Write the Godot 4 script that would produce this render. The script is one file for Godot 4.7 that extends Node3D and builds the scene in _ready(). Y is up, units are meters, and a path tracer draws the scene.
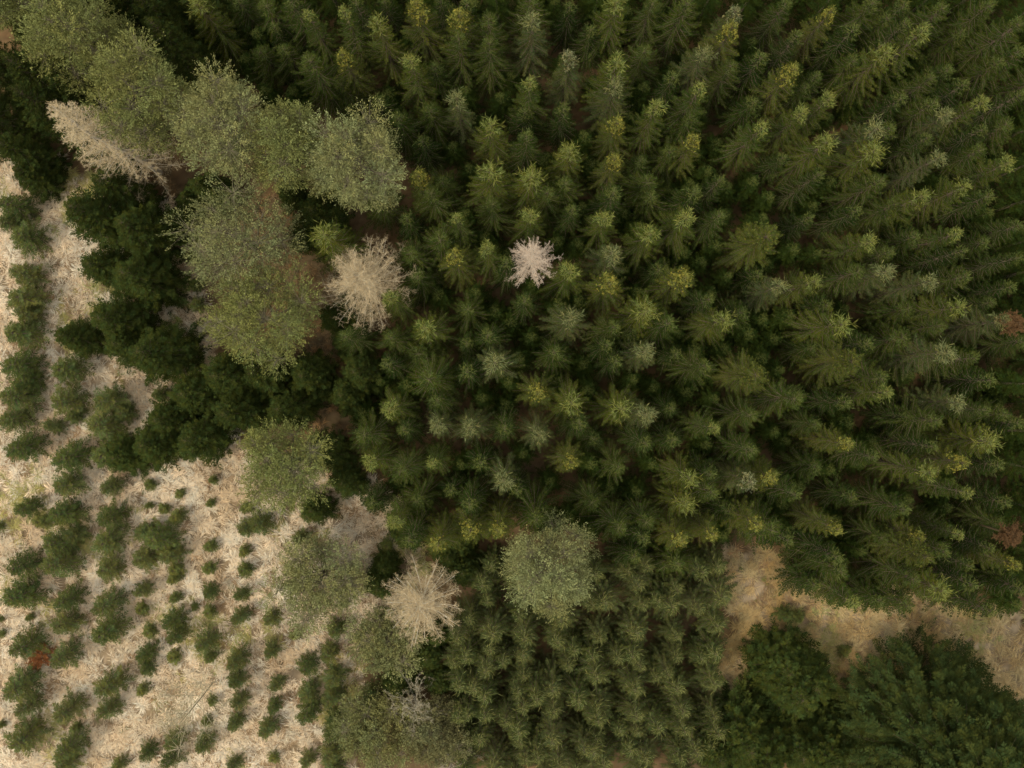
extends Node3D
# A drone looks straight down on a spruce plantation beside a clearing with saplings in dry grass.

const CAM_HEIGHT := 58.0
const FOV := 42.3
var focal := 384.0 / tan(deg_to_rad(FOV * 0.5))
var rng := RandomNumberGenerator.new()
var used := {}
var foliage: StandardMaterial3D
var bark: StandardMaterial3D
var dead_wood: StandardMaterial3D
var straw: StandardMaterial3D
var soil: StandardMaterial3D

# ---------------------------------------------------------------- mesh collecting
class Build:
	var v := PackedVector3Array()
	var n := PackedVector3Array()
	var c := PackedColorArray()
	var i := PackedInt32Array()
	func blade(p: Vector3, along: Vector3, side: Vector3, belly: float, col: Color) -> void:
		# a diamond: needle brush, leaf or stalk
		var k := v.size()
		var m := p + along * belly
		var nn := along.cross(side)
		if nn.y < 0.0:
			side = -side
			nn = -nn
		nn = nn.normalized() if nn.length_squared() > 1e-14 else Vector3.UP
		v.append(p); v.append(m + side); v.append(p + along); v.append(m - side)
		n.append(nn); n.append(nn); n.append(nn); n.append(nn)
		c.append(col); c.append(col); c.append(col); c.append(col)
		i.append(k); i.append(k + 1); i.append(k + 2); i.append(k); i.append(k + 2); i.append(k + 3)
	func tube(pts: PackedVector3Array, r0: float, r1: float, sides: int, col: Color) -> void:
		var k := v.size()
		var last := pts.size() - 1
		for a in pts.size():
			var d := (pts[mini(a + 1, last)] - pts[maxi(a - 1, 0)]).normalized()
			var s := d.cross(Vector3.RIGHT if absf(d.x) < 0.8 else Vector3.UP).normalized()
			var t := d.cross(s)
			var r := lerpf(r0, r1, float(a) / last)
			for b in sides:
				var q := s * cos(TAU * b / sides) + t * sin(TAU * b / sides)
				v.append(pts[a] + q * r); n.append(q); c.append(col)
		for a in last:
			for b in sides:
				var e := k + a * sides + b
				var f := k + a * sides + (b + 1) % sides
				i.append(e); i.append(e + sides); i.append(f)
				i.append(f); i.append(e + sides); i.append(f + sides)
	func mesh(mat: Material) -> ArrayMesh:
		var a := []
		a.resize(Mesh.ARRAY_MAX)
		a[Mesh.ARRAY_VERTEX] = v; a[Mesh.ARRAY_NORMAL] = n; a[Mesh.ARRAY_COLOR] = c; a[Mesh.ARRAY_INDEX] = i
		var m := ArrayMesh.new()
		m.add_surface_from_arrays(Mesh.PRIMITIVE_TRIANGLES, a)
		m.surface_set_material(0, mat)
		return m

func rr(a: float, b: float) -> float:
	return rng.randf_range(a, b)

func tint(c: Color, spread: float) -> Color:
	var k := rr(1.0 - spread, 1.0 + spread)
	var w := rr(-0.5, 0.5) * spread
	return Color(c.r * k * (1.0 + w), c.g * k, c.b * k * (1.0 - w))

func numbered(called: String) -> String:
	var k: int = used.get(called, 0)
	used[called] = k + 1
	return called if k == 0 else "%s_%03d" % [called, k]

func part(called: String, m: Mesh, parent: Node3D) -> MeshInstance3D:
	var o := MeshInstance3D.new()
	o.name = called
	o.mesh = m
	parent.add_child(o, true)
	return o

func thing(called: String, label: String, category: String, group := "") -> Node3D:
	var o := Node3D.new()
	o.name = called
	o.set_meta("label", label)
	o.set_meta("category", category)
	if group != "": o.set_meta("group", group)
	return o

func place(proto: Node3D, called: String, at: Vector3, turn: float, high := 1.0, wide := 1.0) -> Node3D:
	var o: Node3D = proto.duplicate()
	o.name = numbered(called)
	add_child(o)
	o.position = at
	o.rotation.y = turn
	o.scale = Vector3(wide, high, wide)
	return o

func ground_at(px: float, py: float, height := 0.0) -> Vector3:
	# where a thing stands whose point at that height is seen from the drone in that direction
	var k := (CAM_HEIGHT - height) / focal
	return Vector3((px - 512.0) * k, 0.0, (py - 384.0) * k)

# ---------------------------------------------------------------- plants
func spruce_branch(b: Build, w: Build, at: Vector3, out: Vector3, long: float, rise: float, curl: float, col: Color, step: float, brush: float, reach: float) -> void:
	# an arching bough with flat side twigs set with needles
	var side := Vector3.UP.cross(out).normalized()
	var pts := PackedVector3Array()
	for k in 4:
		var t := k / 3.0
		pts.append(at + out * long * t * cos(rise) + Vector3.UP * (long * sin(rise) * t + curl * long * t * t))
	if w: w.tube(pts, 0.012 + 0.009 * long, 0.004, 3, Color(0.085, 0.062, 0.04))
	var steps := maxi(3, int(long / step))
	for k in steps:
		var t := (k + rr(0.1, 0.9)) / steps
		if t < 0.12: continue
		var p := at + out * long * t * cos(rise) + Vector3.UP * (long * sin(rise) * t + curl * long * t * t)
		var d := (out * cos(rise) + Vector3.UP * (sin(rise) + 2.0 * curl * t)).normalized()
		var tl := reach * (0.28 + 0.95 * sqrt(1.0 - t) * minf(1.0, t * 2.6)) * rr(0.7, 1.2)
		for s in [-1.0, 1.0]:
			var td: Vector3 = (d * rr(0.55, 0.9) + side * s * rr(0.6, 1.0) + Vector3.UP * rr(-0.3, 0.12)).normalized()
			var ts: Vector3 = td.cross(Vector3.UP + side * rr(-0.5, 0.5)).normalized() * brush
			var cc := tint(col, 0.2)
			b.blade(p, td * tl, ts, 0.4, cc)
			b.blade(p, td * tl * 0.95, ts.cross(td).normalized() * brush * 0.8, 0.4, cc)
	var e := at + out * long * cos(rise) + Vector3.UP * (long * sin(rise) + curl * long)
	var ed := (out * cos(rise) + Vector3.UP * (sin(rise) + 2.0 * curl)).normalized()
	b.blade(e - ed * 0.12, ed * (reach * 0.5 + 0.12), side * brush * 1.1, 0.4, tint(col, 0.16))
	b.blade(e - ed * 0.12, ed * (reach * 0.5 + 0.12), Vector3.UP * brush, 0.4, tint(col, 0.16))

func spruce(called: String, seeded: int, o: Dictionary) -> Node3D:
	rng.seed = seeded
	var h: float = o.h
	var rad: float = o.r
	var low: float = o.get("low", 0.15)
	var gap: float = o.get("gap", 0.36)
	var col: Color = o.col
	var tip_col: Color = o.get("tip", Color(0.12, 0.14, 0.055))
	var blunt: float = o.get("blunt", 0.8)
	var step: float = o.get("step", 0.085)
	var brush: float = o.get("brush", 0.024)
	var reach: float = o.get("reach", 0.34)
	var top_len: float = o.get("top", 0.8)
	var t := thing(called, o.label, "tree", o.group)
	var trunk := Build.new()
	var lean := Vector3(rr(-0.1, 0.1), 0, rr(-0.1, 0.1))
	trunk.tube(PackedVector3Array([Vector3(0, -0.15, 0), Vector3(0, h * 0.3, 0) + lean * 0.4, Vector3(0, h * 0.7, 0) + lean, Vector3(0, h - 0.3, 0) + lean * 0.6]), 0.013 * h + 0.01, 0.012, 7, Color(0.1, 0.075, 0.05))
	var crown := Build.new()
	var wood := Build.new()
	var y := h * low
	var lobes := [rr(0, TAU), rr(0, TAU)]
	while y < h - 0.45 * top_len:
		var f := (y - h * low) / (h * (1.0 - low))
		var rf := rad * pow(1.0 - f, blunt) * (1.0 - 0.25 * pow(1.0 - f, 6.0)) + 0.1
		var count := int(o.get("boughs", 7)) - (1 if f > 0.75 else 0)
		var a0 := rr(0, TAU)
		for k in count:
			var a := a0 + TAU * (k + rr(-0.3, 0.3)) / count
			var uneven: float = o.get("uneven", 1.0)
			var long := rf * (1.0 + uneven * rr(-0.26, 0.14)) * (1.0 + 0.12 * sin(a * 2.0 + lobes[0]) + 0.1 * sin(a * 3.0 + lobes[1] + y))
			var rise := lerpf(-0.12, 0.75, pow(f, 1.6)) + rr(-0.12, 0.12)
			var at := Vector3(0, y + rr(-0.5, 0.5) * gap, 0) + lean * clampf(y / h * 1.4, 0, 1)
			var fan: int = o.get("fan", 0)
			if fan > 0 and long > 0.5:
				for q in fan:
					var u := rr(0.4, 1.0)
					var sa := a + rr(-0.75, 0.75)
					spruce_branch(crown, null, at + Vector3(cos(a), 0, sin(a)) * long * u * cos(rise) + Vector3.UP * (long * sin(rise) * u + 0.05), Vector3(cos(sa), 0, sin(sa)), minf(long * 0.32, 0.8) * rr(0.7, 1.2), rr(0.1, 0.5), rr(-0.15, 0.05), tint(col, 0.3), step, brush, minf(reach, 0.13 + long * 0.12))
			spruce_branch(crown, wood, at, Vector3(cos(a), 0, sin(a)), long, rise, lerpf(0.02, 0.1, f) - 0.1 * (1.0 - f), tint(col, o.get("vary", 0.22)), step, brush, minf(reach * (0.55 if fan > 10 else 1.0), 0.11 + long * 0.24))
		y += gap * lerpf(1.15, 0.72, f)
	# this year's shoots: a leader and a star of candles round it
	var shoots := Build.new()
	var peak := Vector3(0, h, 0) + lean * 0.6
	var n := int(o.get("stars", 3))
	shoots.tube(PackedVector3Array([peak - Vector3(0, top_len, 0), peak - Vector3(0, top_len * 0.5, 0), peak]), 0.02, 0.007, 4, tip_col * 1.15)
	for ring in n:
		var yy := peak.y - top_len * (0.12 + 0.88 * ring / maxf(1.0, n - 1.0))
		var count := 6 + rng.randi() % 3 + ring
		var a0 := rr(0, TAU)
		for k in count:
			var a := a0 + TAU * (k + rr(-0.35, 0.35)) / count
			var out := Vector3(cos(a), rr(0.35, 1.0) - 0.14 * ring, sin(a)).normalized()
			var side := out.cross(Vector3.UP).normalized()
			var long: float = (0.2 + 0.13 * ring) * o.get("star_size", 1.0) * rr(0.6, 1.3)
			var at := Vector3(peak.x, yy + rr(-0.06, 0.06), peak.z)
			var cc := tint(tip_col, 0.22)
			shoots.blade(at, out * long, side * o.get("spoke", 0.01), 0.5, cc)
			shoots.blade(at, out * long, side.cross(out) * o.get("spoke", 0.01), 0.5, cc)
			for q in int(o.get("sprigs", 2 + ring)):
				var u := rr(0.3, 0.9)
				var sd: Vector3 = (out + side * (1.0 if q % 2 == 0 else -1.0) * rr(0.6, 1.1) + Vector3.UP * rr(-0.2, 0.2)).normalized()
				shoots.blade(at + out * long * u, sd * long * 0.45, sd.cross(Vector3.UP).normalized() * 0.008, 0.45, cc)
	part("trunk", trunk.mesh(bark), t)
	var cm := part("crown", crown.mesh(foliage), t)
	part("boughs", wood.mesh(bark), cm)
	part("leading_shoots", shoots.mesh(foliage), t)
	if o.has("knobs"):
		# clusters of yellow-green flowering shoots on the ends of the top boughs
		var kb := Build.new()
		var kc: Color = o.knobs
		for k in int(o.get("knob_count", 70)):
			var f := pow(rr(0, 1), 0.8)
			var yy: float = h - 0.35 - f * o.get("knob_deep", 1.7)
			var rf: float = rad * pow((h - yy) / (h * (1.0 - low)), blunt) * rr(0.15, 1.0) + 0.05
			var a := rr(0, TAU)
			var p := Vector3(cos(a) * rf, yy + rf * 0.35, sin(a) * rf) + lean * 0.6
			var cc := tint(kc, 0.25)
			for q in 9:
				var d := Vector3(cos(a) + rr(-1.2, 1.2), rr(-0.1, 1.5), sin(a) + rr(-1.2, 1.2)).normalized()
				kb.blade(p, d * rr(0.07, 0.13), d.cross(Vector3(rr(-1, 1), rr(-1, 1), rr(-1, 1))).normalized() * 0.019, 0.6, tint(cc, 0.15))
		part("flowering_shoots", kb.mesh(foliage), t).set_meta("kind", "stuff")
	return t

func broadleaf(called: String, seeded: int, o: Dictionary) -> Node3D:
	rng.seed = seeded
	var h: float = o.h
	var rad: float = o.r
	var low: float = o.low
	var col: Color = o.col
	var t := thing(called, o.label, "tree", o.get("group", ""))
	var trunk := Build.new()
	var limbs := Build.new()
	var crown := Build.new()
	var wood: Color = o.get("wood", Color(0.2, 0.17, 0.12))
	var bend := Vector3(rr(-0.3, 0.3), 0, rr(-0.3, 0.3))
	trunk.tube(PackedVector3Array([Vector3(0, -0.15, 0), Vector3(0, low * 0.6, 0) + bend * 0.4, Vector3(0, (low + h) * 0.5, 0) + bend, Vector3(0, h * 0.9, 0) + bend * 1.2]), (0.03 + 0.011 * h) * o.get("stout", 1.0), 0.02, 8, wood)
	var lobes: int = o.get("lobes", 16)
	for k in lobes:
		var f := (k + 0.5) / lobes
		var yy := lerpf(low, h - rad * 0.25, pow(f, 0.7))
		var g := (yy - low) / (h - low)
		var belly := sqrt(maxf(0.04, 1.0 - pow(absf(g - 0.42) / 0.62, 2.2)))
		var a := k * 2.39996 + rr(-0.4, 0.4)
		var ro := rad * belly * rr(0.5, 0.95)
		var mid := Vector3(cos(a) * ro, yy, sin(a) * ro) + bend * g
		var lr := rad * rr(0.26, 0.46)
		if k >= lobes - 3: mid = Vector3(rr(-0.25, 0.25) * rad, h - lr * rr(0.9, 1.5), rr(-0.25, 0.25) * rad) + bend
		var start := Vector3(0, maxf(0.4, yy - ro * 0.8 - 0.3), 0) + bend * g * 0.7
		limbs.tube(PackedVector3Array([start, start.lerp(mid, 0.5) + Vector3(0, -0.12, 0), mid]), (0.012 + 0.006 * h) * o.get("stout", 1.0), 0.01, 5, wood)
		var lobe_col := tint(col, o.get("vary", 0.11))
		var tufts: int = o.get("tufts", 60)
		for q in tufts:
			var u := Vector3(rr(-1, 1), rr(-0.75, 1), rr(-1, 1))
			while u.length_squared() > 1.0 or u.length_squared() < 0.12: u = Vector3(rr(-1, 1), rr(-0.75, 1), rr(-1, 1))
			var p := mid + u * lr * Vector3(1, 1.15, 1) * rr(0.85, 1.22)
			if q % 3 == 0: limbs.tube(PackedVector3Array([mid + u * 0.1, (mid + p) * 0.5 + Vector3(0, 0.04, 0), p]), 0.013, 0.004, 3, wood)
			var tc := tint(lobe_col, 0.1)
			var heading := (u + Vector3(0, 0.4, 0)).normalized()
			for l in int(o.get("leaves", 14)):
				var d := (heading + Vector3(rr(-1, 1), rr(-1, 1), rr(-1, 1)) * 0.6).normalized()
				var at: Vector3 = p + heading * rr(-0.15, 0.3) + Vector3(rr(-1, 1), rr(-1, 1), rr(-1, 1)) * o.get("loose", 0.13)
				var long: float = o.get("leaf", 0.11) * rr(0.7, 1.25)
				crown.blade(at, d * long, d.cross(Vector3(rr(-1, 1), rr(-0.3, 0.3), rr(-1, 1))).normalized() * long * 0.2, 0.5, tint(tc, 0.06))
	part("trunk", trunk.mesh(bark), t)
	part("limbs", limbs.mesh(bark), t)
	part("crown", crown.mesh(foliage), t)
	return t

func wiggle(at: Vector3, d: Vector3, long: float, bend: float, n := 4) -> PackedVector3Array:
	var pts := PackedVector3Array([at])
	var p := at
	for k in n:
		d = (d + Vector3(rr(-1, 1), rr(-0.6, 0.8), rr(-1, 1)) * bend).normalized()
		p += d * long / n
		pts.append(p)
	return pts

func twigs_along(b: Build, pts: PackedVector3Array, count: int, long: float, fine: float, col: Color, depth: int) -> void:
	for k in count:
		var t := pow(rr(0.08, 1.0), 0.8) * (pts.size() - 1)
		var s := mini(int(t), pts.size() - 2)
		var p := pts[s].lerp(pts[s + 1], t - s)
		var d := (pts[s + 1] - pts[s]).normalized()
		var td := (d * rr(0.2, 1.0) + Vector3(rr(-1, 1), rr(-0.45, 0.8), rr(-1, 1))).normalized()
		var l := long * rr(0.6, 1.2) * (1.15 - 0.5 * t / (pts.size() - 1))
		if depth == 0:
			b.blade(p, td * l, td.cross(Vector3(rr(-0.6, 0.6), 1, rr(-0.6, 0.6))).normalized() * fine, 0.3, tint(col, 0.2))
		else:
			var w := wiggle(p, td, l, 0.1, 3)
			b.tube(w, fine * 1.3, fine * 0.6, 3, tint(col, 0.15))
			twigs_along(b, w, 9, l * 0.55, fine, col, depth - 1)

func bare_tree(called: String, seeded: int, o: Dictionary) -> Node3D:
	# a dead tree: every main limb is a part, its fine twigs a sub-part
	rng.seed = seeded
	var h: float = o.h
	var t := thing(called, o.label, "dead tree", o.get("group", ""))
	var wood: Color = o.wood
	var twig: Color = o.twig
	var trunk := Build.new()
	var stem := PackedVector3Array([Vector3(0, -0.15, 0), Vector3(rr(-0.15, 0.15), h * 0.35, rr(-0.15, 0.15)), Vector3(rr(-0.2, 0.2), h * 0.7, rr(-0.2, 0.2)), Vector3(rr(-0.2, 0.2), h, rr(-0.2, 0.2))])
	trunk.tube(stem, 0.02 + 0.012 * h, 0.02, 7, wood)
	part("trunk", trunk.mesh(dead_wood), t)
	var count: int = o.limbs
	for k in count:
		var f: float = lerpf(o.low, 0.97, pow((k + 0.5) / count, 0.9))
		var s := mini(int(f * 3.0), 2)
		var at := stem[s].lerp(stem[s + 1], f * 3.0 - s)
		var a := k * 2.39996 + rr(-0.3, 0.3)
		var r: float = o.r * (1.0 - pow(maxf(0.0, (f - o.low) / (1.0 - o.low)), o.taper)) * rr(0.8, 1.15) + 0.25
		var d := Vector3(cos(a), lerpf(o.rise0, o.rise1, f), sin(a)).normalized()
		var pts := wiggle(at, d, r, o.bend)
		var lb := Build.new()
		lb.tube(pts, o.thick * (0.5 + r * 0.35), 0.008, 5, tint(wood, 0.1))
		var tb := Build.new()
		twigs_along(tb, pts, int(o.twigs * (0.5 + r * 0.5)), o.twig_long * minf(1.0, 0.4 + r * 0.5), o.fine, twig, o.depth)
		var limb := part("limb", lb.mesh(dead_wood), t)
		part("twigs", tb.mesh(dead_wood), limb).set_meta("kind", "stuff")
	return t

func grass_tuft(seeded: int, blades: int, spread: float, long: float, wide: float, flat: float) -> ArrayMesh:
	rng.seed = seeded
	var b := Build.new()
	var lie := rr(0, TAU)
	for k in blades:
		var a := lie + rr(-1.1, 1.1) + (PI if rng.randf() < 0.18 else 0.0)
		var out := Vector3(cos(a), 0, sin(a))
		var p := Vector3(rr(-1, 1), 0, rr(-1, 1)) * spread + Vector3(0, rr(-0.02, 0.03), 0)
		var l := long * rr(0.5, 1.2)
		var up := rr(0.15, 1.0) * (1.0 - flat)
		var d1 := (out * 0.7 + Vector3.UP * (0.35 + up)).normalized() * l * 0.45
		var d2 := (out + Vector3.UP * rr(-0.35, 0.15)).normalized() * l * 0.65
		var side := Vector3(-out.z, 0.15, out.x).normalized() * wide
		var k0 := tint(Color(1, 1, 1), 0.2)
		b.blade(p, d1, side, 0.6, k0)
		b.blade(p + d1 * 0.9, d2, side, 0.35, k0)
	return b.mesh(straw)

# ---------------------------------------------------------------- where is what
var clearing := PackedVector2Array([Vector2(-200, 120), Vector2(0, 140), Vector2(60, 160), Vector2(150, 195), Vector2(195, 215), Vector2(205, 260), Vector2(215, 330), Vector2(240, 390), Vector2(235, 440), Vector2(300, 470), Vector2(350, 478), Vector2(385, 505), Vector2(425, 545), Vector2(425, 570), Vector2(395, 610), Vector2(372, 650), Vector2(355, 700), Vector2(350, 900), Vector2(-200, 900)])
var glade := PackedVector2Array([Vector2(722, 540), Vector2(770, 555), Vector2(830, 580), Vector2(900, 580), Vector2(960, 610), Vector2(1180, 650), Vector2(1180, 780), Vector2(1100, 900), Vector2(840, 900), Vector2(835, 720), Vector2(790, 740), Vector2(715, 730), Vector2(700, 690), Vector2(735, 620)])
var brown_strip := PackedVector2Array([Vector2(155, 170), Vector2(240, 190), Vector2(330, 235), Vector2(375, 300), Vector2(350, 360), Vector2(355, 470), Vector2(310, 460), Vector2(300, 330), Vector2(210, 230)])
var young_zone := PackedVector2Array([Vector2(470, 540), Vector2(724, 552), Vector2(732, 620), Vector2(705, 700), Vector2(725, 900), Vector2(440, 900), Vector2(455, 690)])
var stand := PackedVector2Array([Vector2(150, -60), Vector2(1130, -60), Vector2(1130, 640), Vector2(960, 585), Vector2(740, 545), Vector2(600, 535), Vector2(400, 510), Vector2(360, 440), Vector2(365, 340), Vector2(420, 280), Vector2(425, 190), Vector2(410, 130), Vector2(300, 100), Vector2(200, 75)])

func px_of(p: Vector3) -> Vector2:
	return Vector2(512.0 + p.x * focal / CAM_HEIGHT, 384.0 + p.z * focal / CAM_HEIGHT)

func _ready() -> void:
	# ------------------------------------------------ camera, sky, sun, exposure
	var cam := Camera3D.new()
	cam.name = "camera"
	add_child(cam)
	cam.position = Vector3(0, CAM_HEIGHT, 0)
	cam.rotation_degrees = Vector3(-90, 0, 0)
	cam.fov = FOV
	cam.near = 0.5
	cam.far = 900.0
	cam.current = true
	var env := Environment.new()
	env.background_mode = Environment.BG_SKY
	var sky := Sky.new()
	var sm := ProceduralSkyMaterial.new()
	sm.sky_top_color = Color(0.95, 0.94, 0.90)
	sm.sky_horizon_color = Color(0.53, 0.525, 0.505)
	sm.sky_curve = 0.4
	sm.ground_bottom_color = Color(0.12, 0.11, 0.08)
	sm.ground_horizon_color = Color(0.5, 0.48, 0.42)
	sky.sky_material = sm
	env.sky = sky
	env.tonemap_mode = Environment.TONE_MAPPER_LINEAR
	env.tonemap_exposure = 2.0
	env.sdfgi_enabled = true
	env.ssao_enabled = true
	env.ssil_enabled = true
	var we := WorldEnvironment.new()
	we.name = "environment"
	we.environment = env
	add_child(we)
	var sun := DirectionalLight3D.new()
	sun.name = "sun"
	add_child(sun)
	sun.light_energy = 0.5
	sun.light_angular_distance = 10.0
	sun.light_color = Color(1.0, 0.95, 0.85)
	sun.shadow_enabled = true
	sun.look_at_from_position(Vector3(-30, 46, 16), Vector3.ZERO, Vector3.UP)

	# ------------------------------------------------ materials
	foliage = StandardMaterial3D.new()
	foliage.vertex_color_use_as_albedo = true
	foliage.roughness = 1.0
	foliage.metallic_specular = 0.02
	foliage.backlight_enabled = true
	foliage.backlight = Color(0.06, 0.09, 0.02)
	foliage.cull_mode = BaseMaterial3D.CULL_DISABLED
	bark = StandardMaterial3D.new()
	bark.vertex_color_use_as_albedo = true
	bark.roughness = 0.95
	dead_wood = StandardMaterial3D.new()
	dead_wood.vertex_color_use_as_albedo = true
	dead_wood.roughness = 1.0
	dead_wood.metallic_specular = 0.2
	dead_wood.cull_mode = BaseMaterial3D.CULL_DISABLED
	straw = StandardMaterial3D.new()
	straw.vertex_color_use_as_albedo = true
	straw.roughness = 1.0
	straw.metallic_specular = 0.2
	straw.cull_mode = BaseMaterial3D.CULL_DISABLED
	soil = StandardMaterial3D.new()
	soil.vertex_color_use_as_albedo = true
	soil.roughness = 1.0
	soil.metallic_specular = 0.1

	make_ground()
	make_grass()
	print("ground ", Time.get_ticks_msec())
	make_broadleaf()
	make_dead()
	print("broad ", Time.get_ticks_msec())
	make_stand()
	print("stand ", Time.get_ticks_msec())
	make_young_rows()
	make_saplings()
	print("done ", Time.get_ticks_msec())
	name_by_landmark()
	for k in used: print(k, " ", used[k])

# ---------------------------------------------------------------- ground
var edge := FastNoiseLite.new()
var patch := FastNoiseLite.new()
var fleck := FastNoiseLite.new()

func in_clearing(p: Vector3) -> bool:
	var q := px_of(p + Vector3(edge.get_noise_2d(p.x, p.z), 0, edge.get_noise_2d(p.x + 90.0, p.z)) * 1.3)
	return Geometry2D.is_point_in_polygon(q, clearing) or Geometry2D.is_point_in_polygon(q, glade)

func in_strip(p: Vector3) -> bool:
	var q := px_of(p + Vector3(edge.get_noise_2d(p.x, p.z), 0, edge.get_noise_2d(p.x + 90.0, p.z)) * 1.3)
	return Geometry2D.is_point_in_polygon(q, brown_strip)

func make_ground() -> void:
	edge.seed = 3; edge.frequency = 0.35
	patch.seed = 8; patch.frequency = 0.22
	fleck.seed = 21; fleck.frequency = 1.6
	var xs := PackedFloat32Array([-400, -200, -100, -60, -45])
	var zs := PackedFloat32Array([-400, -200, -100, -60, -36])
	var g := -36.0
	while g <= 36.0: xs.append(g); g += 0.2
	g = -28.0
	while g <= 28.0: zs.append(g); g += 0.2
	for e in [45, 60, 100, 200, 400]: xs.append(e)
	for e in [36, 60, 100, 200, 400]: zs.append(e)
	var b := Build.new()
	for z in zs:
		for x in xs:
			var p := Vector3(x, 0, z)
			p.y = 0.06 * patch.get_noise_2d(x * 2.0, z * 2.0) + 0.05 * fleck.get_noise_2d(x, z)
			b.v.append(p)
			var f := fleck.get_noise_2d(x, z)
			var m := patch.get_noise_2d(x, z)
			var col := Color(0.082, 0.058, 0.034).lerp(Color(0.11, 0.07, 0.036), clampf(0.5 + m * 1.2, 0, 1)) * (1.0 + 0.5 * f)
			if absf(x) < 37.0 and absf(z) < 29.0:
				if in_clearing(p): col = Color(0.27, 0.21, 0.14).lerp(Color(0.16, 0.115, 0.07), clampf(0.5 + m * 1.4, 0, 1)) * (1.0 + 0.5 * f)
				elif in_strip(p): col = Color(0.12, 0.085, 0.047).lerp(Color(0.09, 0.064, 0.036), clampf(0.5 + m, 0, 1)) * (1.0 + 0.5 * f)
			b.c.append(Color(col.r, col.g, col.b))
			b.n.append(Vector3(-0.25 * (fleck.get_noise_2d(x + 0.2, z) - f), 1, -0.25 * (fleck.get_noise_2d(x, z + 0.2) - f)).normalized())
	var w := xs.size()
	for j in zs.size() - 1:
		for i in w - 1:
			var k := j * w + i
			b.i.append(k); b.i.append(k + 1); b.i.append(k + w)
			b.i.append(k + 1); b.i.append(k + w + 1); b.i.append(k + w)
	var o := MeshInstance3D.new()
	o.name = "ground"
	o.mesh = b.mesh(soil)
	o.set_meta("kind", "structure")
	o.set_meta("label", "ground of straw mats, bare soil and brown needle litter")
	add_child(o)

func scatter(called: String, label: String, tuft: Mesh, spots: Array) -> void:
	var mm := MultiMesh.new()
	mm.transform_format = MultiMesh.TRANSFORM_3D
	mm.use_colors = true
	mm.mesh = tuft
	mm.instance_count = spots.size()
	for k in spots.size():
		mm.set_instance_transform(k, spots[k][0])
		mm.set_instance_color(k, spots[k][1])
	var o := MultiMeshInstance3D.new()
	o.name = numbered(called)
	o.multimesh = mm
	o.set_meta("kind", "stuff")
	o.set_meta("label", label)
	o.set_meta("category", "grass")
	add_child(o)

func make_grass() -> void:
	var tufts := [grass_tuft(41, 44, 0.13, 0.5, 0.012, 0.6), grass_tuft(42, 34, 0.09, 0.4, 0.011, 0.3), grass_tuft(43, 50, 0.16, 0.6, 0.012, 0.75)]
	rng.seed = 5
	var spots := [[], [], []]
	var rusty := []
	var green := []
	for k in 30000:
		var p := Vector3(rr(-34, 34), 0, rr(-26, 26))
		var c := in_clearing(p)
		var s := not c and in_strip(p)
		if not c and not s: continue
		var m := patch.get_noise_2d(p.x, p.z)
		var n := patch.get_noise_2d(p.x * 0.6 + 60.0, p.z * 0.6)
		var far_side := p.z > 8.0 and p.x > 8.0
		var col := Color(0.64, 0.535, 0.40).lerp(Color(0.48, 0.37, 0.245), clampf(0.35 + m * 1.3, 0, 1))
		if far_side: col = Color(0.46, 0.35, 0.185).lerp(Color(0.3, 0.205, 0.085), clampf(0.45 + m * 1.3, 0, 1))
		if rng.randf() < 0.13: col = Color(0.24, 0.16, 0.09)
		if n > 0.2 and rng.randf() < 0.55: col = Color(0.3, 0.27, 0.1)
		var t := Transform3D(Basis(Vector3.UP, rr(0, TAU)).scaled(Vector3.ONE * rr(0.7, 1.25)), p)
		if s:
			if rng.randf() < 0.6: rusty.append([t, tint(Color(0.2, 0.13, 0.065), 0.3)])
		else: spots[rng.randi() % 3].append([t, tint(col, 0.16)])
	for k in 900:
		var p := Vector3(rr(-34, 34), 0, rr(-26, 26))
		if not in_clearing(p): continue
		green.append([Transform3D(Basis(Vector3.UP, rr(0, TAU)).scaled(Vector3.ONE * rr(0.5, 1.0)), p), tint(Color(0.13, 0.14, 0.045), 0.3)])
	scatter("dry_grass", "pale straw-coloured grass lying flat across the clearing", tufts[0], spots[0])
	scatter("dry_grass", "short upright straw tufts dotted through the clearing", tufts[1], spots[1])
	scatter("dry_grass", "long combed-over straw mats covering the clearing", tufts[2], spots[2])
	scatter("bracken_litter", "rust-brown dead bracken between the pale trees and the spruce stand", tufts[1], rusty)
	scatter("green_grass", "scattered green grass tufts in the dry clearing", tufts[1], green)

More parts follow.
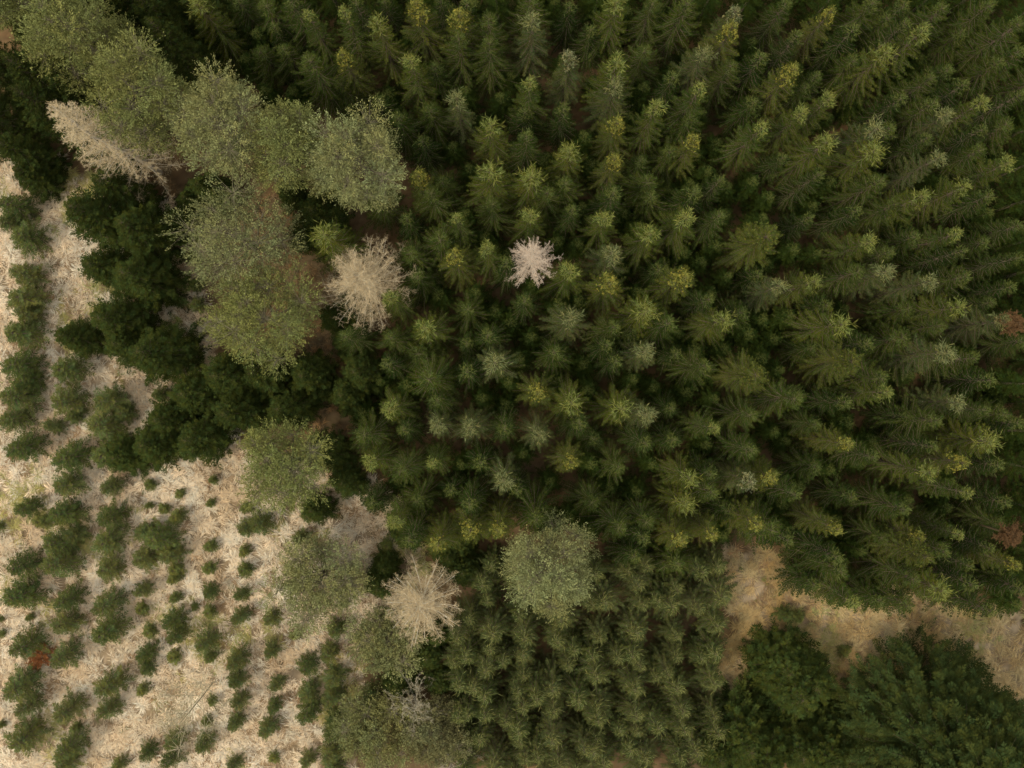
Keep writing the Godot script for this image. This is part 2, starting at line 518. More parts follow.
# ---------------------------------------------------------------- pale broad trees
func make_broadleaf() -> void:
	var olive := Color(0.19, 0.202, 0.07)
	var silver := Color(0.214, 0.224, 0.096)
	var lime := Color(0.185, 0.2, 0.066)
	# seen crown middle x, y, height, radius, tone, label
	var list := [
		[84, 36, 11.5, 2.1, olive, "olive-green broadleaf tree behind the long tan dead conifer, above its tip"],
		[30, 6, 11.5, 1.6, olive, "olive-green broadleaf tree half cut off at the corner of the wood"],
		[142, 98, 11.0, 2.2, olive, "yellowish olive broadleaf tree with crown touching the long tan dead conifer"],
		[234, 128, 10.5, 2.3, silver, "pale olive broadleaf tree first in the row leading into the spruces"],
		[292, 150, 10.0, 1.8, olive, "narrow pale olive tree squeezed in the middle of the broadleaf row"],
		[362, 163, 10.5, 2.15, silver, "pale rounded broadleaf tree where the olive row ends against the spruces"],
		[236, 236, 9.0, 2.7, Color(0.185, 0.195, 0.085), "wide grey-green thin-leaved tree south of the olive row"],
		[262, 318, 8.0, 2.5, lime, "wide yellow-green tree beside the brown bracken strip"],
		[286, 466, 7.5, 2.25, lime, "round sage-green tree alone at the inner corner of the clearing"],
		[316, 578, 5.5, 2.4, silver, "low spreading pale sage tree among the saplings in straw"],
		[552, 564, 9.5, 2.1, silver, "silvery round tree alone above the young spruce rows"],
		[386, 640, 3.6, 1.9, Color(0.22, 0.226, 0.095), "low pale green bush under the white-limbed dead tree"],
		[378, 728, 4.0, 2.2, Color(0.195, 0.2, 0.08), "ragged olive bush below the grey twiggy dead shrub"],
		[438, 738, 4.5, 1.7, Color(0.175, 0.172, 0.08), "thin brownish green bush next to the young spruce rows"],
	]
	var k := 0
	for a in list:
		var h: float = a[2] * (1.18 if a[2] > 7.0 else 1.0)
		var low := h * 0.36 if h > 7.0 else h * 0.2
		var t := broadleaf("broadleaf_tree" if h > 5.0 else "leafy_bush", 100 + k, {h = h, r = a[3], low = low, col = a[4], label = a[5], group = "pale broadleaf trees along the clearing", lobes = int(12.0 + a[3] * 4.0 + (h - low) * 0.8), tufts = 100 if k != 6 else 74, leaves = 18, leaf = 0.105, loose = 0.08, wood = Color(0.15, 0.13, 0.085)})
		if h <= 5.0: t.set_meta("category", "bush")
		t.name = numbered(t.name)
		add_child(t)
		t.position = ground_at(a[0], a[1], (low + h) * 0.5)
		k += 1
	# one thin see-through birch with almost no leaves
	var birch := broadleaf("bare_birch", 140, {h = 7.0, stout = 0.42, r = 1.9, low = 2.2, col = Color(0.22, 0.2, 0.1), label = "thin almost leafless birch leaning over bare straw among saplings", lobes = 16, tufts = 62, leaves = 5, leaf = 0.07, wood = Color(0.36, 0.31, 0.21)})
	birch.name = numbered("bare_birch")
	add_child(birch)
	birch.position = ground_at(213, 682)

func make_dead() -> void:
	var tan_c := Color(0.42, 0.34, 0.215)
	var list := [
		["dead_conifer", 160, 172, 0.0, {h = 13.2, low = 0.08, r = 2.0, limbs = 110, taper = 1.4, rise0 = 0.0, rise1 = 0.7, bend = 0.08, thick = 0.012, twigs = 17, twig_long = 0.5, fine = 0.005, depth = 1, wood = Color(0.42, 0.37, 0.3), twig = tan_c, label = "tall tan leafless dead conifer leaning out beside olive broadleaf trees"}],
		["dead_tree", 378, 292, 0.0, {h = 7.6, low = 0.25, r = 2.7, limbs = 84, taper = 2.2, rise0 = 0.1, rise1 = 1.0, bend = 0.08, thick = 0.008, twigs = 19, twig_long = 0.6, fine = 0.004, depth = 1, wood = Color(0.5, 0.44, 0.34), twig = Color(0.41, 0.33, 0.21), label = "large pale tan dead tree with long bare white limbs beside spruces"}],
		["dead_conifer", 534, 252, 9.2, {h = 9.4, low = 0.45, r = 1.4, limbs = 84, taper = 1.1, rise0 = -0.05, rise1 = 0.6, bend = 0.05, thick = 0.008, twigs = 18, twig_long = 0.3, fine = 0.0042, depth = 1, wood = Color(0.46, 0.4, 0.33), twig = Color(0.44, 0.355, 0.28), label = "small pinkish white dead spruce standing alone inside the green stand"}],
		["dead_tree", 428, 588, 0.0, {h = 5.6, low = 0.3, r = 2.3, limbs = 76, taper = 2.2, rise0 = 0.1, rise1 = 0.9, bend = 0.09, thick = 0.009, twigs = 18, twig_long = 0.6, fine = 0.004, depth = 1, wood = Color(0.6, 0.56, 0.47), twig = Color(0.4, 0.32, 0.2), label = "dead tree with thick white limbs and tan twigs above pale bush"}],
		["dead_shrub", 418, 690, 0.0, {h = 4.2, low = 0.2, r = 1.7, limbs = 22, taper = 2.6, rise0 = 0.3, rise1 = 1.0, bend = 0.2, thick = 0.009, twigs = 9, twig_long = 0.6, fine = 0.007, depth = 1, wood = Color(0.32, 0.29, 0.23), twig = Color(0.27, 0.24, 0.17), label = "grey twiggy dead shrub poking out of the olive bushes"}],
		["dead_shrub", 455, 745, 0.0, {h = 3.6, low = 0.2, r = 1.4, limbs = 12, taper = 2.6, rise0 = 0.3, rise1 = 1.0, bend = 0.25, thick = 0.016, twigs = 8, twig_long = 0.55, fine = 0.007, depth = 1, wood = Color(0.36, 0.33, 0.28), twig = Color(0.26, 0.22, 0.17), label = "small grey brown dead shrub between thin bush and young spruces"}],
		["dead_conifer", 1020, 323, 8.6, {h = 8.6, low = 0.82, r = 0.5, limbs = 26, taper = 1.3, rise0 = -0.05, rise1 = 0.7, bend = 0.1, thick = 0.014, twigs = 24, twig_long = 0.4, fine = 0.014, depth = 1, wood = Color(0.11, 0.08, 0.05), twig = Color(0.1, 0.058, 0.028), label = "rust-red dead spruce with needles still on, tall among green spruces"}],
		["dead_conifer", 1018, 535, 8.0, {h = 8.0, low = 0.82, r = 0.5, limbs = 26, taper = 1.3, rise0 = -0.05, rise1 = 0.7, bend = 0.1, thick = 0.014, twigs = 24, twig_long = 0.4, fine = 0.014, depth = 1, wood = Color(0.1, 0.075, 0.045), twig = Color(0.09, 0.052, 0.026), label = "orange-brown dead spruce above the grassy glade's end"}],
		["dead_sapling", 38, 656, 0.5, {h = 0.9, low = 0.05, r = 0.75, limbs = 26, taper = 1.4, rise0 = 0.1, rise1 = 0.6, bend = 0.2, thick = 0.012, twigs = 26, twig_long = 0.3, fine = 0.012, depth = 1, wood = Color(0.2, 0.09, 0.04), twig = Color(0.2, 0.078, 0.03), label = "small rust-red dead sapling lying among green saplings in straw"}],
	]
	var k := 0
	for a in list:
		var t := bare_tree(a[0], 300 + k, a[4])
		t.name = numbered(a[0])
		add_child(t)
		t.position = ground_at(a[1], a[2], a[3])
		t.rotation.y = k * 1.7
		k += 1

# ---------------------------------------------------------------- the tall spruce stand
func make_stand() -> void:
	var dark := Color(0.0215, 0.033, 0.0085)
	var mid := Color(0.039, 0.053, 0.012)
	var grey := Color(0.05, 0.061, 0.021)
	var protos := {"d": [], "g": [], "b": [], "y": [], "p": [], "r": []}
	var shape := {h = 8.6, low = 0.1, gap = 0.38, boughs = 7, step = 0.075, brush = 0.019, reach = 0.22, top = 0.7}
	for k in 5:
		protos.d.append(spruce("spruce_tree", 500 + k, shape.merged({r = 1.42 + 0.1 * k, blunt = 0.86 - 0.05 * k, col = dark.lerp(mid, 0.22 * k), tip = Color(0.085, 0.1, 0.03), label = "dark green spruce with a thin pointed top in the closed stand", group = "dark pointed spruces of the stand"}, true)))
		protos.g.append(spruce("spruce_tree", 520 + k, shape.merged({r = 1.4 + 0.09 * k, blunt = 0.84 - 0.05 * k, col = mid.lerp(Color(0.055, 0.067, 0.0135), 0.25 * k), tip = Color(0.15, 0.165, 0.047), stars = 4, star_size = 0.8 + 0.1 * k, label = "fresh green spruce with a light star-shaped top in the closed stand", group = "fresh green spruces of the stand"}, true)))
	for k in 3:
		protos.b.append(spruce("spruce_tree", 540 + k, shape.merged({r = 1.42 + 0.12 * k, blunt = 0.78, col = grey, tip = Color(0.15, 0.157, 0.066), stars = 4, star_size = 1.0, brush = 0.018, label = "greyish green spruce with pale feathery shoots in the closed stand", group = "greyish spruces of the stand"}, true)))
		protos.y.append(spruce("spruce_tree", 560 + k, shape.merged({r = 1.4 + 0.12 * k, blunt = 0.75, col = Color(0.054, 0.064, 0.0145), tip = Color(0.16, 0.16, 0.04), knobs = Color(0.2, 0.19, 0.042), knob_count = 50 + 45 * k, knob_deep = 1.0 + 0.35 * k, label = "spruce with a knobbly yellow flowering top in the closed stand", group = "yellow-topped spruces of the stand"}, true)))
	for k in 2:
		protos.p.append(spruce("spruce_tree", 580 + k, shape.merged({r = 1.25 + 0.2 * k, blunt = 0.72, col = grey, tip = Color(0.16, 0.16, 0.085), stars = 3, knobs = Color(0.2, 0.2, 0.1), knob_count = 60, knob_deep = 1.3, label = "spruce dusted with whitish shoot tips in the closed stand", group = "white-tipped spruces of the stand"}, true)))
		protos.r.append(spruce("spruce_tree", 590 + k, shape.merged({r = 1.7, col = Color(0.058, 0.07, 0.016), blunt = 0.5, gap = 0.32, boughs = 9, tip = Color(0.11, 0.118, 0.032), stars = 2, star_size = 0.8, knobs = Color(0.095, 0.105, 0.026), knob_count = 150, knob_deep = 1.5, label = "blunt round-topped yellowish green spruce wider than its neighbours", group = "round-topped spruces of the stand"}, true)))
	# tips as seen in 4x enlarged tiles: [tile x, tile y, {kind: [x, y, x, y ...]}]; a capital letter marks a lower, overshadowed tree
	var tiles := [
		[256, 0, {g = [200, 45, 475, 75, 610, 230, 940, 495, 940, 680, 345, 30], y = [640, 5, 805, 40, 345, 210, 650, 690], d = [815, 140, 930, 70, 925, 160, 200, 230, 130, -20, 400, -10, 840, 5, 740, -10], b = [795, 375], D = [70, 100, 20, 200, 490, 395, 560, 470, 745, 720, 100, 190, 520, 0, 30, 10, 720, 260, 660, 560, 330, 330]}],
		[512, 0, {g = [230, 605, 415, 0, 425, 245, 760, 340, 590, 415, 70, 320], y = [430, 480, 420, 630, 730, 550, 890, 90], b = [75, 70, 415, 335, 775, 200], p = [235, 215, 900, 30], d = [55, 530, 210, 430, 210, 725, 570, 0, 700, 0, 885, 260, 1000, 220, 845, 720, 740, 760, 80, -10], D = [50, 440, 720, 470, 230, 20, 540, 200, 540, 720, 520, 640, 640, 600, 650, 300, 960, 400, 320, 120], g2 = [1010, 500, 70, 705]}],
		[768, 0, {y = [265, 30, 105, 270], g = [255, 380, 145, 440, 250, 560, 485, 195, 630, 120, 430, 590, 880, 400, 975, 640, 800, 740], d = [80, 0, 345, 110, 125, 135, 215, 700, 555, 90, 540, 390, 500, 510, 450, 720, 660, 300, 665, 410, 790, 330, 870, 510, 1010, 80, 1020, 190, 1015, 370, 560, 10, 640, 540, 420, 0, 700, 20, 900, 10], b = [440, 500, 720, 450, 700, 630], D = [730, 280, 850, 590, 480, 60, 350, 230, 200, 300, 160, 345, 780, 130, 930, 240, 960, 500, 60, 620]}],
		[0, 0, {g = [780, 10], D = [620, 30, 690, 70, 860, 90, 950, 0]}],
		[256, 192, {g = [270, 170, 800, 95, 920, 220, 530, 420, 680, 550], y = [795, 255], d = [940, 40, 1000, 280, 530, 580, 520, 690, 690, 740, 920, 565, 840, 720, 350, 570, 690, 0], b = [945, 680], D = [640, 330, 620, 250, 850, 600, 480, 20, 740, 180, 640, 640, 840, 470, 600, 100]}],
		[512, 192, {g = [70, 85, 370, 100, 550, 160, 230, 310, 545, 470, 860, 510, 700, 100], y = [400, 355, 690, 335], b = [235, 500, 545, 640, 410, 245], d = [235, 65, 840, 95, 60, 430, 415, 540, 640, 520, 800, 420, 420, 680, 780, 700, 730, 0, 400, 0, 150, 0, 385, 610], r = [1030, 175, 980, 730], D = [990, 330, 600, 310, 480, 560, 180, 640, 930, 480, 660, 650, 560, 20]}],
		[768, 192, {g = [420, 190, 195, 355, 630, 10, 780, 460, 310, 530, 770, 160], r = [345, 680], b = [490, 320, 660, 360, 730, 650, 60, 370, 960, 515], d = [175, 100, 360, 70, 490, 240, 510, 40, 365, 320, 800, 340, 790, 235, 900, 20, 1010, 130, 1020, 265, 700, 540, 400, 610, 980, 380, 840, 660, 900, 750, 470, 740], D = [250, 450, 600, 180, 560, 470, 880, 200, 900, 440, 180, 620, 540, 590]}],
		[256, 384, {g = [450, 320, 700, 320, 550, 560, 530, 100], b = [855, 175, 990, 400, 720, 175], y = [850, 600], y2 = [720, 650, 970, 590], d = [420, 210, 580, 190, 715, 70, 985, 185, 580, 350, 860, 480, 600, 640], D = [650, 470, 460, 480, 780, 430, 900, 320]}],
		[512, 384, {y = [105, 30, 245, 320], g = [240, 80, 440, 100, 820, 180, 720, 385, 700, 490], b = [550, 130, 110, 210], p = [960, 400], y2 = [680, 630, 810, 610, 990, 570], d = [265, 165, 540, 230, 965, 130, 425, 340, 960, 270, 800, 360, 100, 540, 440, 580, 550, 560, 810, 440, 530, 625], D = [640, 220, 500, 700, 660, 720, 330, 480, 880, 520, 330, 230, 640, 90, 20, 430]}],
		[768, 384, {g = [490, 40, 660, 350, 820, 440, 780, 610, 900, 240], y2 = [330, 240, 290, 590, 620, 620, 20, 380, 1010, 730], y = [800, 320], r = [640, 700], b = [770, 80], d = [125, 60, 320, 75, 680, 150, 880, 110, 430, 290, 670, 250, 120, 440, 560, 500, 90, 630, 280, 700, 720, 680, 820, 740, 1010, 160, 900, 660, 20, 580, 300, 750], D = [350, 460, 930, 330, 960, 480, 950, 120, 200, 340, 470, 620, 940, 560, 200, 160, 560, 130]}],
		[768, 576, {g = [355, 115, 705, 65], d = [910, 150, 1020, 60, 600, 20, 560, 120, 830, 40], D = [800, 60, 200, 40, 450, 110, 950, 20]}],
	]
	rng.seed = 77
	var taken := []
	var jobs := []
	for tile in tiles:
		for key in tile[2]:
			var list: Array = tile[2][key]
			for k in range(0, list.size(), 2):
				var x: float = tile[0] + list[k] / 4.0
				var y: float = tile[1] + list[k + 1] / 4.0
				var kind: String = key.left(1).to_lower()
				var h := rr(7.8, 9.8)
				if key == "D": h = rr(5.0, 6.5)
				elif kind == "d": h = rr(6.9, 8.9)
				var p := ground_at(x, y, h)
				jobs.append([p, kind, h, rr(0.8, 1.1), key.length() > 1])
				taken.append(Vector2(p.x, p.z))
	# the gaps between them, down to where the next crown would touch
	var added := 0
	for k in 9000:
		if added >= 14: break
		var q := Vector2(rr(150, 1130), rr(-60, 640))
		if not Geometry2D.is_point_in_polygon(q, stand): continue
		var h := rr(5.0, 6.8)
		var p := ground_at(q.x, q.y, h * 0.8)
		var ok := true
		for e in taken:
			if e.distance_squared_to(Vector2(p.x, p.z)) < 2.6: ok = false; break
		if not ok: continue
		jobs.append([p, "d", h, rr(0.9, 1.15), false])
		taken.append(Vector2(p.x, p.z))
		added += 1
	var beyond := []
	for k in 4000:
		var q := Vector2(rr(130, 1060), rr(-30, 55)) if k % 2 == 0 else Vector2(rr(950, 1060), rr(0, 560))
		var p := ground_at(q.x, q.y)
		var ok := true
		for e in taken:
			if e.distance_squared_to(Vector2(p.x, p.z)) < 2.7: ok = false; break
		if not ok: continue
		beyond.append(Transform3D(Basis(Vector3.UP, rr(0, TAU)).scaled(Vector3(rr(0.85, 1.0), rr(0.8, 0.95), rr(0.85, 1.0))), p))
		taken.append(Vector2(p.x, p.z))
	# suppressed spruces under the canopy, too many and too hidden to count
	for k in 9000:
		var q := Vector2(rr(150, 1130), rr(-60, 640))
		if not Geometry2D.is_point_in_polygon(q, stand): continue
		var p := ground_at(q.x, q.y, 3.0)
		var ok := true
		for e in taken:
			if e.distance_squared_to(Vector2(p.x, p.z)) < 1.35: ok = false; break
		if not ok: continue
		var w := rr(0.65, 0.9)
		beyond.append(Transform3D(Basis(Vector3.UP, rr(0, TAU)).scaled(Vector3(w, rr(0.28, 0.5), w)), p))
		taken.append(Vector2(p.x, p.z))
	var mass := ArrayMesh.new()
	for c in ["crown", "trunk", "leading_shoots"]:
		var m: ArrayMesh = protos.d[1].get_node(c).mesh
		mass.add_surface_from_arrays(Mesh.PRIMITIVE_TRIANGLES, m.surface_get_arrays(0))
		mass.surface_set_material(mass.get_surface_count() - 1, m.surface_get_material(0))
	var mm := MultiMesh.new()
	mm.transform_format = MultiMesh.TRANSFORM_3D
	mm.mesh = mass
	mm.instance_count = beyond.size()
	for k in beyond.size(): mm.set_instance_transform(k, beyond[k])
	var forest := MultiMeshInstance3D.new()
	forest.name = "forest"
	forest.multimesh = mm
	forest.set_meta("kind", "stuff")
	forest.set_meta("label", "mass of low dark spruces filling gaps under and past the tall stand")
	forest.set_meta("category", "forest")
	add_child(forest)
	print("gap trees ", added, " stand ", jobs.size())
	for j in jobs:
		var set_: Array = protos[j[1]]
		var n := rng.randi() % set_.size()
		if j[1] == "y": n = 0 if j[4] else 1 + rng.randi() % 2
		var s: float = j[2] / 8.6
		place(set_[n], "spruce_tree", j[0], rr(0, TAU), s, j[3])
	# broad spruces grown in the open, boughs down to the ground
	var broad := []
	for k in 3:
		broad.append(spruce("broad_spruce", 610 + k, {h = 8.0, r = 1.9 + 0.12 * k, low = 0.04, gap = 0.3, boughs = 9, col = Color(0.038, 0.050, 0.014), blunt = 0.75, fan = 3, reach = 0.34, brush = 0.026, top = 0.6, stars = 2, tip = Color(0.06, 0.068, 0.02), label = "dense dark spruce with boughs to the ground at the edge of the clearing", group = "dense dark spruces edging the clearing"}))
	# tip x, y, height, width
	var spots := [[54, 115, 9.0, 1.0], [12, 88, 9.0, 0.9], [4, 55, 9.5, 1.0], [14, 20, 9.5, 1.0], [42, 62, 9.0, 1.0], [-50, 40, 9.0, 1.0], [-60, 90, 9.0, 1.0], [-20, -20, 9.5, 1.0], [30, -40, 9.5, 1.0], [100, -40, 10.0, 1.0], [135, -10, 10.0, 1.0], [150, 20, 10.0, 1.0], [165, -30, 10.0, 1.0], [-4, 140, 6.5, 0.8], [14, 168, 4.5, 0.65], [66, 205, 7.6, 1.1], [96, 178, 6.5, 0.9], [118, 222, 7.0, 1.0], [120, 273, 6.5, 1.05], [86, 262, 5.0, 0.85], [96, 318, 6.2, 1.0], [112, 345, 5.0, 0.85], [136, 352, 7.5, 1.05], [58, 336, 4.6, 0.7], [212, 377, 7.0, 0.95], [221, 413, 6.5, 0.9], [153, 421, 5.2, 0.85], [184, 442, 6.0, 0.95], [276, 410, 6.0, 0.85], [140, 446, 5.0, 0.9], [112, 458, 3.6, 0.75], [180, 395, 6.0, 0.9], [250, 372, 6.5, 0.9], [300, 375, 5.5, 0.8], [318, 455, 5.0, 0.75], [340, 485, 4.0, 0.7], [310, 208, 6.0, 0.9], [300, 225, 5.0, 0.8], [310, 512, 3.4, 0.6], [172, 215, 4.0, 0.6], [400, 540, 3.5, 0.55], [376, 592, 4.0, 0.65], [383, 570, 3.0, 0.5], [345, 300, 5.0, 0.7], [352, 372, 6.5, 0.8], [340, 395, 5.5, 0.7], [806, 702, 6.0, 1.25], [818, 690, 5.0, 1.1], [790, 676, 4.5, 1.15], [752, 755, 6.0, 1.2], [775, 780, 7.0, 1.3], [722, 765, 5.5, 0.9], [806, 760, 5.5, 1.1], [838, 770, 5.5, 1.1], [845, 740, 3.5, 1.0], [196, 182, 3.2, 0.7], [182, 196, 2.6, 0.6], [212, 190, 2.4, 0.6], [322, 196, 3.5, 0.7], [286, 188, 2.8, 0.6], [342, 340, 3.0, 0.6], [330, 318, 2.4, 0.55], [425, 660, 3.0, 0.65], [436, 640, 3.2, 0.65], [446, 560, 3.4, 0.7], [462, 575, 3.4, 0.7], [440, 690, 2.8, 0.6], [395, 690, 2.4, 0.6], [460, 545, 3.6, 0.7]]
	for a in spots:
		var h: float = a[2]
		place(broad[rng.randi() % 3], "broad_spruce", ground_at(a[0], a[1], h), rr(0, TAU), h / 8.0, a[3] * 0.86)
	# the widest spruce, its tip beyond the frame
	var big := spruce("great_spruce", 640, {h = 11.0, r = 7.0, low = 0.03, gap = 0.45, boughs = 24, fan = 26, uneven = 0.2, col = Color(0.043, 0.057, 0.018), blunt = 0.55, step = 0.09, reach = 0.28, brush = 0.022, vary = 0.28, label = "very broad dark spruce with scale-like boughs below the grassy glade", group = ""})
	big.name = numbered("great_spruce")
	add_child(big)
	big.position = ground_at(922, 738)

# ---------------------------------------------------------------- younger spruces in rows
func make_young_rows() -> void:
	var protos := []
	for k in 5:
		protos.append(spruce("young_spruce", 700 + k, {h = 4.4, r = 1.2 + 0.08 * k, low = 0.05, gap = 0.26, boughs = 8, blunt = 0.78, col = Color(0.054, 0.067, 0.021).lerp(Color(0.066, 0.077, 0.026), 0.25 * k), tip = Color(0.17, 0.18, 0.066), stars = 4, star_size = 1.0, sprigs = 1, spoke = 0.007, top = 0.5, step = 0.06, brush = 0.014, reach = 0.2, label = "slim young spruce with a star of pale shoots in planted rows", group = "young spruces planted in rows"}))
	rng.seed = 900
	var at := [[521, 618], [521, 638], [520, 658], [524, 678], [522, 713], [520, 731], [522, 761], [563, 623], [571, 666], [557, 693], [556, 713], [557, 741], [597, 678], [597, 708], [594, 753], [598, 722], [640, 588], [641, 608], [640, 635], [644, 671], [636, 656], [642, 718], [661, 731], [667, 676], [680, 591], [676, 608], [677, 638], [676, 661], [681, 693], [682, 716], [687, 731], [680, 746], [678, 761], [634, 751], [714, 718], [717, 686], [722, 601], [719, 626], [714, 748], [649, 761], [607, 603], [487, 603], [488, 636], [487, 651], [487, 671], [486, 696], [485, 718], [484, 742], [470, 660], [472, 690], [468, 715], [470, 742], [495, 570], [520, 585], [485, 585], [600, 575], [625, 572], [650, 570], [675, 568], [700, 575], [718, 570], [590, 605], [462, 775], [490, 772], [515, 780], [545, 782], [600, 780], [640, 782], [690, 785], [725, 785], [457, 690], [458, 720], [455, 750], [452, 665], [520, 695], [520, 745], [557, 640], [597, 640], [598, 660], [597, 738], [640, 690], [640, 735], [716, 655], [717, 735], [455, 640], [470, 620], [580, 770], [562, 768], [604, 768], [585, 752], [540, 610], [576, 655], [538, 700], [618, 662], [660, 600], [700, 610], [661, 680], [575, 700], [503, 665], [505, 725], [700, 660], [618, 735], [540, 762], [698, 752]]
	var columns := [716, 680, 641, 597, 557, 521, 487, 460]
	var words := "first second third fourth fifth sixth seventh eighth ninth tenth eleventh twelfth thirteenth fourteenth fifteenth sixteenth seventeenth eighteenth".split(" ")
	var filled := [0, 0, 0, 0, 0, 0, 0, 0]
	at.sort_custom(func(a, b): return a[1] < b[1])
	for a in at:
		var h := rr(3.3, 5.2)
		var row := 0
		for c in 8:
			if absf(columns[c] - a[0]) < absf(columns[row] - a[0]): row = c
		var o := place(protos[rng.randi() % 5], "young_spruce", ground_at(a[0] + rr(-4, 4), a[1] + rr(-2, 2), h), rr(0, TAU), h / 4.4, rr(0.78, 1.15))
		o.set_meta("label", "%s slim young spruce down the %s planted row from the glade" % [words[filled[row]], words[row]])
		filled[row] += 1

# ---------------------------------------------------------------- saplings in the straw
func make_saplings() -> void:
	var big := []
	var small := []
	for k in 4:
		big.append(spruce("spruce_sapling", 750 + k, {h = 2.4, r = 0.95, low = 0.03, gap = 0.24, boughs = 8, col = Color(0.066, 0.085, 0.026).lerp(Color(0.098, 0.11, 0.036), 0.33 * k), blunt = 0.7, step = 0.055, reach = 0.27, brush = 0.017, top = 0.35, stars = 2, tip = Color(0.075, 0.085, 0.022), vary = 0.28, label = "bushy head-high spruce sapling standing in dry straw grass", group = "bushy saplings in the straw"}))
		small.append(spruce("spruce_sapling", 770 + k, {h = 1.2, r = 0.52, low = 0.04, gap = 0.12, boughs = 8, col = Color(0.085, 0.104, 0.032).lerp(Color(0.12, 0.13, 0.038), 0.33 * k), blunt = 0.6, step = 0.045, reach = 0.17, brush = 0.012, top = 0.2, stars = 2, tip = Color(0.085, 0.095, 0.024), vary = 0.28, label = "small knee-high green sapling standing alone in dry straw grass", group = "small saplings in the straw"}))
	var tiles := [
		[0, 384, [85, 40, 85, 275, 60, 80, 300, 130, 45, 440, 60, 75, 500, 120, 50, 425, 170, 80, 95, 250, 80, 280, 290, 85, 70, 140, 70, 220, 170, 45, 430, 280, 85, 470, 250, 60, 665, 150, 75, 640, 40, 40, 270, 395, 70, 450, 405, 50, 110, 490, 55, 270, 520, 75, 175, 550, 35, 450, 525, 65, 300, 600, 50, 240, 640, 75, 430, 630, 75, 650, 620, 85, 690, 680, 60, 580, 700, 60, 580, 590, 50, 600, 405, 28, 720, 435, 25, 855, 385, 22, 845, 475, 22, 655, 500, 28, 600, 485, 18, 715, 525, 35, 845, 650, 30, 840, 735, 32, 980, 665, 28, 985, 580, 45, 985, 495, 30, 980, 745, 35, 100, 730, 70, 250, 720, 80, 440, 740, 65, 710, 745, 35, 0, 570, 25]],
		[0, 576, [95, 80, 85, 270, 90, 65, 440, 105, 70, 270, 190, 65, 430, 215, 80, 570, 55, 42, 700, 5, 30, 570, 135, 32, 705, 85, 27, 840, 65, 42, 835, 140, 32, 780, 120, 20, 970, 75, 40, 965, 160, 45, 700, 175, 55, 705, 235, 50, 595, 220, 35, 825, 265, 60, 840, 320, 30, 590, 310, 50, 590, 370, 42, 695, 325, 35, 110, 265, 75, 265, 310, 65, 120, 165, 20, 90, 430, 85, 450, 430, 70, 440, 530, 55, 575, 450, 30, 275, 525, 65, 120, 520, 55, 100, 635, 85, 310, 600, 25, 280, 680, 70, 950, 330, 55, 945, 410, 50, 955, 495, 45, 945, 580, 45, 850, 495, 25, 830, 580, 27, 590, 705, 45, 700, 655, 50, 690, 730, 50, 820, 660, 50, 940, 750, 40, 480, 750, 35, 10, 590, 20, 5, 170, 15, 10, 230, 20, 270, 745, 60]],
		[256, 576, [65, 170, 45, 160, 235, 25, 60, 300, 42, 80, 430, 40, 70, 520, 40, 50, 605, 50, 70, 720, 28, 205, 735, 42, 320, 215, 50, 210, 360, 55, 290, 310, 50, 210, 460, 55, 310, 400, 55, 205, 540, 60, 310, 480, 55, 320, 560, 50, 300, 620, 50, 310, 700, 60, 310, 765, 60, 350, 110, 20, 460, 550, 60, 450, 480, 55, 430, 640, 55]],
		[0, 192, [60, 55, 70, 110, 190, 75, 100, 430, 75, 90, 560, 75, 80, 690, 75, 270, 710, 70, 110, 330, 60, 785, 370, 30, 790, 455, 35, 690, 130, 28, 780, 260, 30, 40, 120, 50, 110, 755, 60, 120, 490, 50]],
		[768, 576, [300, 300, 30, 215, 335, 28, 110, 230, 25, 60, 150, 40, 120, 160, 30, -40, 430, 26]],
		[256, 384, [20, 560, 60, 210, 520, 45, 180, 610, 40, 520, 640, 35, 500, 740, 40]],
	]
	rng.seed = 950
	for tile in tiles:
		var l: Array = tile[2]
		for k in range(0, l.size(), 3):
			var r: float = l[k + 2] / 4.0 * CAM_HEIGHT / focal * (1.12 if tile[1] == 192 else 1.0)
			var tall := r > 0.56
			var h := (r * 2.1 + 0.5) * rr(0.85, 1.15) if tall else (r * 2.0 + 0.1) * rr(0.85, 1.15)
			var p := ground_at(tile[0] + l[k] / 4.0, tile[1] + l[k + 1] / 4.0, h * 0.45)
			place((big if tall else small)[rng.randi() % 4], "spruce_sapling", p, rr(0, TAU), h / (2.4 if tall else 1.2), r / (0.95 if tall else 0.52))

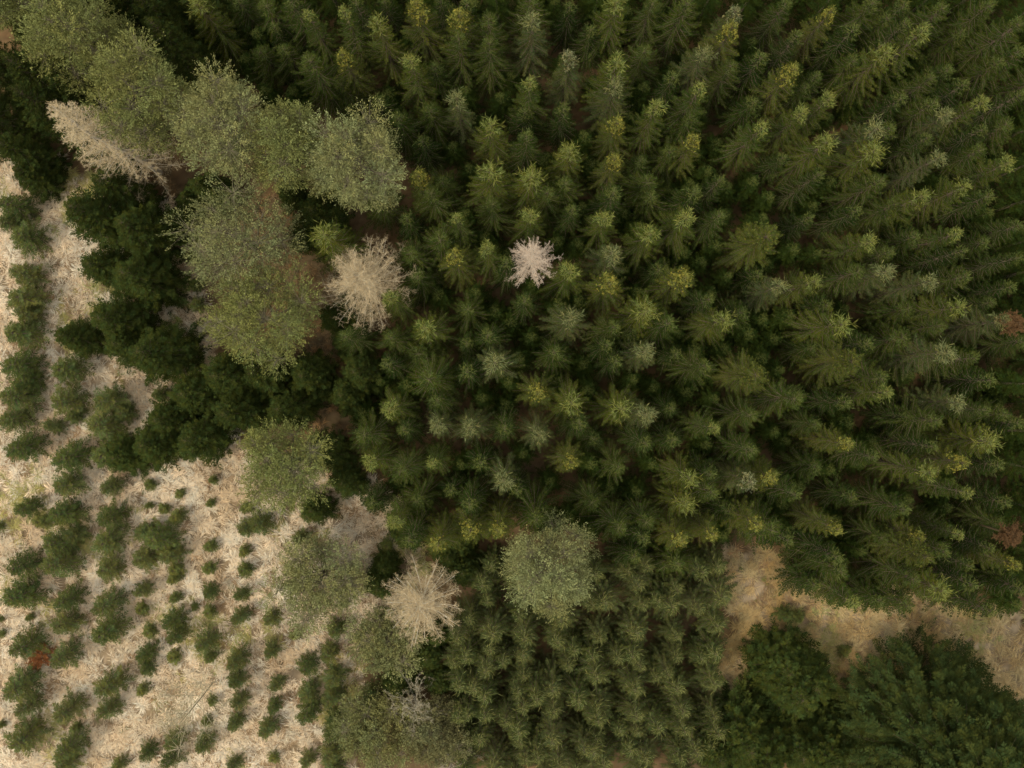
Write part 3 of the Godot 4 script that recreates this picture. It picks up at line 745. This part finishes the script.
# ---------------------------------------------------------------- labels that single things out
func name_by_landmark() -> void:
	var wood_marks := [["pinkish white dead spruce", 534, 252, 9.2], ["large pale tan dead tree", 378, 292, 0.0], ["silvery round tree", 552, 564, 6.0], ["broadleaf tree ending the olive row", 362, 163, 7.0], ["rust-red dead spruce", 1016, 323, 10.0], ["orange-brown dead spruce", 1014, 534, 9.0], ["very broad dark spruce", 922, 738, 0.0], ["round sage-green tree", 286, 466, 5.0], ["first pale tree of the olive row", 234, 128, 7.0], ["tall tan dead conifer", 160, 172, 0.0], ["white-limbed dead tree", 428, 588, 0.0]]
	var field_marks := [["rust-red dead sapling", 38, 656, 0.0], ["almost leafless birch", 213, 682, 0.0], ["low spreading sage tree", 316, 578, 3.0], ["round sage-green tree", 286, 466, 5.0], ["ragged olive bush", 378, 728, 2.0], ["wide grey-green tree", 236, 236, 6.0], ["very broad dark spruce", 922, 738, 0.0]]
	var nouns := {"dark pointed spruces of the stand": "dark pointed spruce", "fresh green spruces of the stand": "fresh green star-topped spruce", "greyish spruces of the stand": "greyish feathery spruce", "yellow-topped spruces of the stand": "yellow-topped spruce", "white-tipped spruces of the stand": "white-tipped spruce", "round-topped spruces of the stand": "blunt round-topped spruce", "dense dark spruces edging the clearing": "dense low-boughed spruce", "bushy saplings in the straw": "bushy sapling", "small saplings in the straw": "small sapling"}
	var ordinals := "first second third fourth fifth sixth seventh eighth ninth tenth eleventh twelfth thirteenth fourteenth fifteenth sixteenth seventeenth eighteenth nineteenth twentieth".split(" ")
	var lists := {}
	for o in get_children():
		if not o.has_meta("group") or not nouns.has(o.get_meta("group")): continue
		var group: String = o.get_meta("group")
		var best := ""
		var near := 1e9
		for m in (field_marks if group.contains("straw") else wood_marks):
			var d: float = ground_at(m[1], m[2], m[3]).distance_to(o.position)
			if d < near: near = d; best = m[0]
		var key := group + "|" + best
		if not lists.has(key): lists[key] = []
		lists[key].append([near, o])
	for key in lists:
		var l: Array = lists[key]
		l.sort_custom(func(a, b): return a[0] < b[0])
		var bits: PackedStringArray = key.split("|")
		for k in mini(l.size(), ordinals.size()):
			l[k][1].set_meta("label", "%s %s out from the %s" % [ordinals[k], nouns[bits[0]], bits[1]])
		for k in range(ordinals.size(), l.size()):
			l[k][1].set_meta("label", "%s standing farther out from the %s" % [nouns[bits[0]], bits[1]])
			l[k][1].set_meta("group", "%s far from the %s" % [bits[0], bits[1]])
